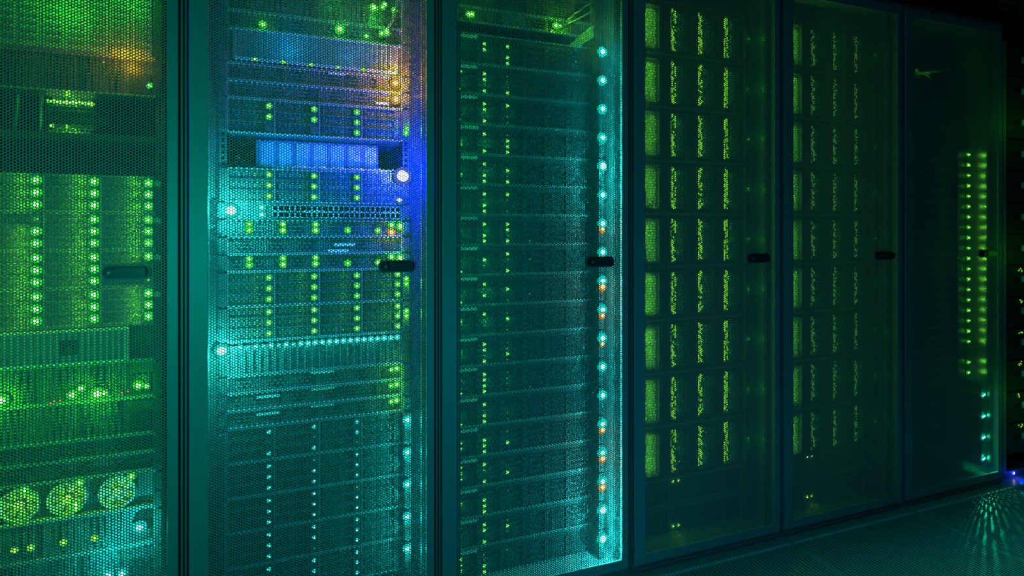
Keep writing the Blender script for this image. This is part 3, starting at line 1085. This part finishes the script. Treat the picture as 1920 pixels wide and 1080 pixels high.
M['strip_a'] = emit('strip_glow_bright', (0.24, 0.85, 0.02), 1.7)
M['strip_b'] = emit('strip_glow_faint', (0.07, 0.24, 0.03), 1.7)
SF, SG = strip_front(), strip_grille()
LS_A = [glow_clumps(s, 60, 'strip_a') for s in range(6)]
LS_B = [glow_clumps(s + 20, 50, 'strip_b') for s in range(6)]
for rk, zt, n, amp, ls, nm in ((3, 1.6415, 9, 1.0, LS_A, 'bright'), (4, 1.6415, 9, 0.40, LS_B, 'faint')):
    for k in range(n):
        z = zt - 0.1778 * k - (0.0 if rk == 3 else 0.0)
        if z < 0.2:
            break
        lab = ORD[k]
        t = device(rk, z, 4, 'storage_chassis', '%s tall storage chassis with %s green glowing strips' % (lab, nm), 'storage chassis',
                   'tall chassis with %s strips' % nm)
        t.location.y -= 0.0 if rk == 3 else 0.025
        put('front_frame', SF, t)
        for c in range(4):
            x = -HW + 0.030 + c * 0.1105
            put('vent_grille', SG, t, (x, 0, 0))
            if c:
                put('glow_clumps', ls[(k * 3 + c) % 6], t, (x, 0, 0))['kind'] = 'stuff'
                for q in (0.045, 0.09, 0.135):  # unseen lights added in the recess to show the grille dots
                    glow(t, x + 0.034, q, 'lime', 0.0010 * amp, -0.001, (0.06, 1, 0.10))
            else:
                for q in (0.040, 0.070, 0.108, 0.138):  # unseen lights added here for the soft green blobs
                    glow(t, x + 0.034, q, 'lime', 0.0095 * (1.0 if rk == 3 else 0.85), -0.004, (0.16, 1, 0.03))
        led(t, -HW + 0.033, 0.086, 'lime', 0.004 if rk == 3 else 0.002, -0.006, dim=rk != 3)
        glow(t, 0.245, 0.09, 'green', 0.0022 * amp, -0.03, (0.05, 1, 0.03))  # light added without a lamp to brighten the right inner wall
    for q, z in enumerate((0.130, 0.0310)):
        t = server(rk, z, 2, '%s dark server with a lamp pair beneath the %s green strips' % ('upper' if q == 0 else 'lower', nm),
                   'dark servers with lamp pairs', 1)
        tz = 0.075 if q == 0 else 0.023
        led(t, -0.070, tz, 'green', 0.0028, -0.002)
        led(t, -0.048, tz, 'lime', 0.0026, -0.002)
        glow(t, -0.055, tz - 0.01, 'lime', 0.0012, -0.016)

# ================================================================== RACK 6: thin servers with lamp pairs
m = MB()
m.mat(0).box(-HW + 0.002, HW - 0.002, 0.002, 0.012, 0.002, 0.041)
m.mat(1)
for c in range(4):
    m.frame(-0.20 + c * 0.085, -0.125 + c * 0.085, -0.001, 0.002, 0.004, 0.020, 0.0012)
    m.frame(-0.20 + c * 0.085, -0.125 + c * 0.085, -0.001, 0.002, 0.022, 0.038, 0.0012)
T1 = m.data('front_grille', 'carrier', 'chassis')
m = MB()
m.mat(0).rounded(0.17, 0.22, 0.004, 0.040, -0.010, 0.002, 0.004)
m.mat(1).box(0.185, 0.212, -0.012, -0.010, 0.012, 0.017)
T1E = m.data('pull_handle', 'carrier', 'vent')
for k in range(22):
    z = 1.3555 - U * k
    lab = 'topmost' if k == 0 else 'lowest' if k == 21 else 'next to lowest' if k == 20 else ORD[k]
    t = device(5, z, 1, 'rack_server', '%s thin server in the column of paired yellow green lamps' % lab, 'server', 'thin servers with paired lamps', ear=0.012)
    put('front_grille', T1, t)
    put('pull_handle', T1E, t)
    if k not in (19,):
        led(t, 0.2290, 0.021, 'green', 0.0048, -0.014)
        led(t, 0.2385, 0.021, 'lime', 0.0040, -0.014)
        glow(t, 0.236, 0.021, 'green', 0.004, -0.028, (0.10, 1, 0.02))
    if k % 3 == 0:
        led(t, -0.19, 0.021, 'green', 0.0020, -0.001, dim=True)
for k in range(4):
    z = 0.3320 - 0.0889 * k - 0.0015
    t = shelf12(5, z, '%s disk shelf in the cyan lit bottom corner of the lamp pair rack' % ['topmost', 'second', 'third', 'lowest'][k],
                'disk shelves in the cyan lit corner', set(), 'lime', 0.002, ear=0.070, dims={(0, 0), (0, 2)})
    led(t, 0.2260, 0.032, 'cyan', 0.0060, -0.072)
    led(t, 0.2370, 0.034, 'cyan', 0.0050, -0.072)
    glow(t, 0.2580, 0.034, 'cyan', 0.035 if k < 3 else 0.12, -0.072, (0.0, 1.0, 0.42))
    q = [Vector((0.150, -0.006, 0.046)), Vector((0.18, -0.03, 0.050)), Vector((0.205, -0.05, 0.040)), Vector((0.224, -0.069, 0.033))]
    put('lead', MB().tube(curve_pts(q, 14), 0.0022, 6).data('lead', 'cable_g'), t)
server(5, 1.400, 2, 'plain dark server just above the column of paired lamps', None, 1)
for k, (pts, lab) in enumerate((([(1712, 145), (1725, 137), (1740, 136), (1780, 127), (1820, 119)], 'uppermost slanting green cable in the dark top of lamp pair rack'),
                                ([(1713, 143), (1730, 140), (1750, 136), (1790, 128), (1821, 123)], 'middle slanting green cable in the dark top of lamp pair rack'),
                                ([(1712, 146), (1722, 142), (1732, 141), (1740, 145), (1744, 151)], 'short bent green cable in the dark top of lamp pair rack'),
                                ([(1776, 154), (1795, 151), (1810, 148), (1821, 144)], 'lowest slanting green cable in the dark top of lamp pair rack'))):
    q = [at(x, y, (0.135, 0.115, 0.095, 0.120)[k]) for x, y in pts]
    m = MB().tube([Vector(v) - Vector(q[0]) for v in curve_pts(q)], 0.005)
    o = put('patch_cable', m.data('patch_cable', 'cable_g'), None, q[0])
    tag(o, lab, 'cable', 'slanting cables at the top of the lamp pair rack')
p = at(1722, 43, 0.10)
t = thing('power_strip', 'small power strip with a dim green end at the dark rack top', 'power strip', p)
put('case', MB().rounded(-0.06, 0.10, -0.012, 0.012, 0.0, 0.04, 0.003).data('strip_case', 'bezel'), t)
led(t, -0.057, 0.0, 'lime', 0.003, -0.001, dim=True)
glow(t, -0.045, 0.0, 'green', 0.004, -0.03)
p = at(1730, 130, 0.10)
t2 = thing('cable_clip', 'tiny lit clip holding the slanting green cables', 'clip', (p[0], 0.122, p[2]))
put('clip_body', MB().rounded(-0.012, 0.012, -0.010, 0.010, 0.0, 0.03, 0.002).data('clip_body', 'vent'), t2)
led(t2, 0.0, 0.004, 'lime', 0.0025, 0.0, dim=True)
glow(t2, 0.03, 0.0, 'lime', 0.012, -0.045)

# ================================================================== RACK 7: rack without a door
X7 = XB[6]
r7 = thing('server_rack', 'lower rack without a door at the far end, green lit edge', 'server rack', (X7, 0, 0), 'server racks in the row')
T7 = 1.845
put('side_panel', MB().box(0.004, 0.024, 0.004, 1.0, 0.03, T7).data('side_panel', 'bezel'), r7)
put('side_panel', MB().box(0.576, 0.5985, 0.004, 1.0, 0.03, T7).data('side_panel', 'body'), r7)
put('top_panel', MB().box(0.004, 0.5985, 0.05, 1.0, T7, T7 + 0.02).data('top_panel', 'body'), r7)
put('plinth', MB().box(0.004, 0.5985, 0.02, 1.0, 0.0, 0.03).data('plinth', 'body'), r7)
put('back_panel', MB().box(0.004, 0.5985, 1.0, 1.012, 0.0, T7).data('back_panel', 'body'), r7)
for zz in (0.35, 0.95, 1.5):
    glow(r7, 0.09, zz, 'green', 0.012, -0.13, (0.02, 1, 0.02))  # added lights with no lamp, they turn the rack's edge green
led(r7, 0.10, 0.018, 'blue', 0.004, 0.018, name='added_blue_lamp')  # lamp added on the plinth to tint the floor blue
glow(r7, 0.10, 0.018, 'blue', 0.010, -0.01, (0, 0.02, 1))
m = MB()
m.mat(0).box(-0.27, 0.27, 0.0, 0.6, 0.0, 0.1315)
m.mat(0).box(-0.268, -0.13, -0.010, 0.0, 0.004, 0.1275)
m.mat(0).box(-0.125, 0.268, -0.010, 0.0, 0.004, 0.1275)
m.mat(1).box(-0.225, -0.17, -0.0105, -0.0095, 0.062, 0.082)
MOD = m.data('chassis', 'chassis', 'black')
m = MB().rounded(-0.175, -0.150, 0.060, 0.084, -0.016, -0.010, 0.003)
MODT = m.data('latch', 'label')
for k in range(13):
    z = T7 - 0.140 - 0.1333 * k
    if z < 0.03:
        break
    t = thing('storage_module', '%s storage module with a pale latch in the doorless far rack' % (ORD[k] if z > 0.17 else 'lowest'), 'storage module',
              (X7 + 0.3, 0.014, z), 'storage modules of the doorless rack')
    put('chassis', MOD, t)
    put('latch', MODT, t)
    if k >= 7:
        for j in range(5):
            led(t, -0.185 + random.uniform(-0.012, 0.018), 0.115 + random.uniform(-0.010, 0.008), 'lime' if j else 'orange', 0.0024, -0.0105, dim=True)

# ================================================================== overhead cable tray
t = thing('cable_tray', 'dim steel cable tray running above the far racks', 'cable tray', (3.2, 0.32, 2.12))
m = MB()
m.box(-1.4, 2.6, -0.16, -0.155, 0, 0.07)
m.box(-1.4, 2.6, 0.155, 0.16, 0, 0.07)
k = -1.35
while k < 2.6:
    m.box(k, k + 0.03, -0.155, 0.155, 0.0, 0.006)
    k += 0.2
put('tray_body', m.data('tray_body', 'tray'), t)
for k in range(-1, 3):
    put('hanger', MB().box(-0.006, 0.006, -0.006, 0.006, 0.07, ZC - 2.12).data('hanger', 'tray'), t, (k * 1.0 + 0.1, -0.157, 0))
for k in range(4):
    y = 0.22 + 0.05 * k
    pts = [(1.85 + i_ * 0.4, y + 0.02 * math.sin(i_ * 1.3 + k), 2.14 + 0.004 * math.sin(i_ + k)) for i_ in range(10)]
    m = MB().tube([Vector(a) - Vector(pts[0]) for a in curve_pts(pts, 60)], 0.007)
    o = put('trunk_cable', m.data('trunk_cable', 'cable_g'), None, pts[0])
    tag(o, 'dark trunk cable lying in the overhead tray', 'cable', 'trunk cables in the overhead tray')
